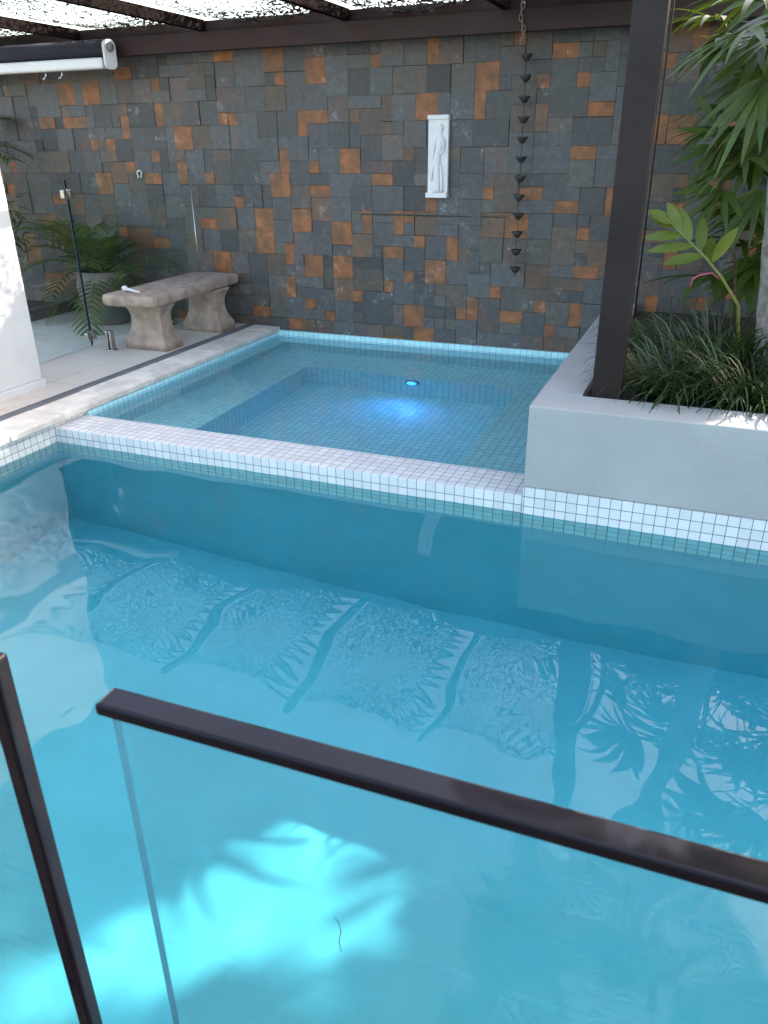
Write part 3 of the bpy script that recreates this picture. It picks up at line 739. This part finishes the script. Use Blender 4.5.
# palm tree at the right edge
tr = thing('palm_tree', 'palm tree with a grey ringed trunk at the right edge of the planter', 'palm tree', (3.89, .9, PZ-.05))
b = MB(); pts = [(3.93-.105*min(PZ-.08+k*.14, 2.2), .9, PZ-.08+k*.14) for k in range(31)]
b.tube(pts, [.092-.0009*k+(.005 if k % 2 else 0) for k in range(31)], 18); b.build('trunk', M['bark'], tr)
b = MB().vcol(); random.seed(9)
for k in range(20):
    a = k*2.4; e = random.uniform(-.1, .9)
    frond(b, (3.70, .9, 4.6), (math.cos(a), math.sin(a), e), random.uniform(1.3, 1.7), 26, .42, .032, 1.5)
b.build('crown', M['palm'], tr)

# potted palm beside the bench
po_ = thing('plant_pot', 'round grey cast pot holding a palm behind the bench', 'plant pot', (-1.60, 2.42, DECK))
b = MB(); b.lathe([(.165, 0), (.175, .02), (.205, .10), (.235, .22), (.245, .33), (.235, .41), (.222, .43), (.232, .455), (.228, .47), (.205, .47), (.20, .42)], (-1.60, 2.42, DECK), 32); b.build('pot_body', M['pot'], po_)
b = MB(); b.lathe([(.20, 0), (.20, .01), (.001, .012)], (-1.60, 2.42, DECK+.42), 24); b.build('soil', M['soil'], po_)
random.seed(17)
pp = thing('potted_palm', 'bushy green palm with arching fronds growing in the grey pot', 'palm plant', (-1.60, 2.42, DECK+.43))
b = MB().vcol(); s_ = MB()
for k in range(26):
    a = k*2.399+.3; e = random.uniform(.35, 2.6) if k > 5 else random.uniform(-.1, .3)
    L = random.uniform(.55, .78); py_ = math.sin(a)*.9
    if py_ > .3: L *= .55
    frond(b, (-1.60+.05*math.cos(a), 2.40+.05*math.sin(a), .50), (math.cos(a), py_ if py_ < 0 else py_*.3, e), L, 11, .27, .026, 1.5)
for k in range(5): s_.tube([(-1.60+.05*math.cos(k), 2.42+.05*math.sin(k*2), .48), (-1.60+.08*math.cos(k), 2.40+.07*math.sin(k*2), .72)], .012, 6)
s_.build('cane', M['stem'], pp); b.build('fronds', M['palm'], pp)

# back left garden bed with shrubs
gb = thing('garden_bed', 'low dark edged garden bed in the far left corner by the slate wall', 'garden bed', (-2.9, 2.3, DECK))
b = MB(); b.box((-2.42, 1.2, DECK-.02), (-2.32, WALL_Y-.01, DECK+.10), bev=.012); b.box((-4.0, 1.2, DECK-.02), (-2.42, 1.3, DECK+.10), bev=.012); b.build('edging', M['rock'], gb)
b = MB(); b.box((-4.0, 1.3, DECK-.02), (-2.42, WALL_Y-.01, DECK+.07)); b.build('soil', M['soil'], gb)
random.seed(23)
def shrub(name, x, y, h, r, nleaf, ll, label, m, tintk=(1, 1, 1)):
    t = thing(name, label, 'shrub', (x, y, DECK+.07))
    b = MB().vcol(); s_ = MB()
    cl = []
    for k in range(9):
        a = k*2.4; zz = DECK+.1+h*(.3+.7*random.random()); rr = r*random.uniform(.2, .9)
        c = V((x+rr*math.cos(a), y+rr*math.sin(a)*.8, zz)); cl.append(c)
        s_.tube([(x, y, DECK+.05), V((x, y, DECK)).lerp(c, .5)+V((0, 0, .1)), c], [.014, .009, .004], 6)
    for k in range(nleaf):
        c = random.choice(cl); d = V((random.gauss(0, 1), random.gauss(0, 1), random.gauss(0, .8)+.2)).normalized()
        p = c+d*random.uniform(.02, .17); tc = tint(.35, .3)
        b.blade(p, d+V((0, 0, random.uniform(-.4, .3))), (random.uniform(-.4, .4), random.uniform(-.4, .4), 1), ll*random.uniform(.6, 1.2), ll*.28, .5, 4, .2, tuple(tc[i]*tintk[i] for i in range(3))+(1,), 'oval')
    s_.build('stems', M['stem'], t); b.build('foliage', m, t); return t
shrub('shrub', -2.72, 2.2, .95, .36, 420, .13, 'greyish bushy shrub standing in for a reflection in the glass panel, far left corner', M['palm'], (1.5, 1.1, 1.5))  # grey tint stands in for a leafy reflection in the rear glass
t = thing('arching_palm', 'green palm fronds arching in at the left frame edge above the glass', 'palm plant', (-3.0, 2.3, DECK+.07))
b = MB().vcol(); s_ = MB(); s_.tube([(-3.0, 2.3, DECK), (-2.98, 2.3, 1.4)], [.05, .035], 10)
for k in range(14):
    a = k*2.4; frond(b, (-2.98, 2.25, 1.4), (math.cos(a), math.sin(a)*.7-.2, random.uniform(.3, 1.4)), .72, 16, .26, .026, 1.5)
s_.build('cane', M['stem'], t); b.build('fronds', M['palm'], t)

# trees beyond the wall: the right-hand three are unseen, added to shade the pool
def tree(x, y, h, cr, n, label, seed, ch=None):
    random.seed(seed)
    t = thing('tree', label, 'tree', (x, y, .02), 'trees beyond the slate wall')
    s_ = MB(); b = MB().vcol(); ch = ch or cr*.75
    s_.tube([(x, y, 0), (x+.05, y, h*.35), (x-.04, y+.05, h*.6), (x, y, h*.85)], [.16, .12, .09, .03], 10)
    cl = []
    for k in range(34):
        d = V((random.gauss(0, 1), random.gauss(0, 1), random.gauss(0, 1))).normalized()*random.uniform(.3, 1)
        c = V((x+d.x*cr, y+d.y*cr, h-ch+d.z*ch)); cl.append((c, random.uniform(.28, .5)*cr*.55))
        if k % 3 == 0: s_.tube([(x, y, h*.45), V((x, y, h*.5)).lerp(c, .6), c], [.05, .03, .008], 6)
    for k in range(n):
        c, r = random.choice(cl); d = V((random.gauss(0, 1), random.gauss(0, 1), random.gauss(0, 1))).normalized()
        p = c+d*r*random.random()**.4
        b.blade(p, d+V((0, 0, random.uniform(-.6, .2))), (random.uniform(-.6, .6), random.uniform(-.6, .6), 1), random.uniform(.12, .22), .07, .4, 3, .2, tint(.35, .35), 'oval')
    s_.build('trunk', M['bark'], t); b.build('crown', M['tree'], t); return t
tree(7.40, 5.20, 5.9, 1.2, 9000, 'unseen leafy tree added beyond the slate wall to shade the middle of the pool', 31, 1.55)
tree(9.03, 3.72, 5.9, 1.2, 9000, 'unseen leafy tree added at the far right beyond the planter to shade the pool', 32, 1.6)
tree(11.4, 1.6, 5.8, 1.4, 6000, 'unseen leafy tree added farthest right beyond the end of the pool to shade it', 34, 1.7)
tree(-7.6, 12.5, 4.0, 1.6, 1800, 'yellowish leafy tree seen through the net over the blind', 33)

# ------------------------------------------------------------------ near glass fence
FZ = 1.04
ff = thing('glass_fence_panel', 'near glass fence panel with a dark cap rail crossing the bottom of the picture', 'glass fence', (3.9, -2.946, DECK))
glass_panel(ff, (3.036, -2.946), (5.2, -2.946), DECK+.05, FZ-.010, th=.010)
b = MB(); b.box((3.026, -2.962, FZ-.014), (5.2, -2.931, FZ), bev=.004, seg=3)
bmesh.ops.rotate(b.bm, verts=b.bm.verts, cent=(3.04, -2.946, FZ), matrix=Matrix.Rotation(R_(.9), 3, 'Z')); b.build('cap_rail', M['blackm'], ff)
for x in (3.5, 4.7):
    b = MB(); b.box((x-.025, -2.975, DECK), (x+.025, -2.953, DECK+.15), bev=.004); b.box((x-.025, -2.939, DECK), (x+.025, -2.917, DECK+.15), bev=.004); b.build('spigot', M['steel'], ff)
f2 = thing('glass_fence_panel', 'glass fence panel ending in a black upright at the left edge of the picture', 'glass fence', (2.2, -2.936, DECK))
glass_panel(f2, (1.2, -2.936), (2.862, -2.936), DECK+.05, FZ-.010, th=.010)
b = MB(); b.box((2.8625, -2.950, DECK+.01), (2.886, -2.928, FZ+.002), bev=.005, seg=3); b.build('end_upright', M['blackm'], f2)
b = MB(); b.box((1.2, -2.951, FZ-.022), (2.861, -2.921, FZ), bev=.005, seg=3); b.build('cap_rail', M['blackm'], f2)
for x in (1.5, 2.5):
    b = MB(); b.box((x-.025, -2.965, DECK), (x+.025, -2.943, DECK+.15), bev=.004); b.box((x-.025, -2.929, DECK), (x+.025, -2.907, DECK+.15), bev=.004); b.build('spigot', M['steel'], f2)

# ------------------------------------------------------------------ render settings
S.render.engine = 'CYCLES'
c = S.cycles
c.max_bounces = 14; c.diffuse_bounces = 4; c.glossy_bounces = 5; c.transmission_bounces = 10; c.transparent_max_bounces = 24; c.volume_bounces = 0
c.caustics_reflective = False; c.caustics_refractive = True; c.blur_glossy = .3
c.sample_clamp_indirect = 6; c.use_denoising = True
try: c.denoiser = 'OPENIMAGEDENOISE'
except Exception: pass
S.view_settings.view_transform = 'Standard'; S.view_settings.look = 'None'; S.view_settings.gamma = 1; S.view_settings.use_curve_mapping = False
S.view_settings.exposure = 2.6
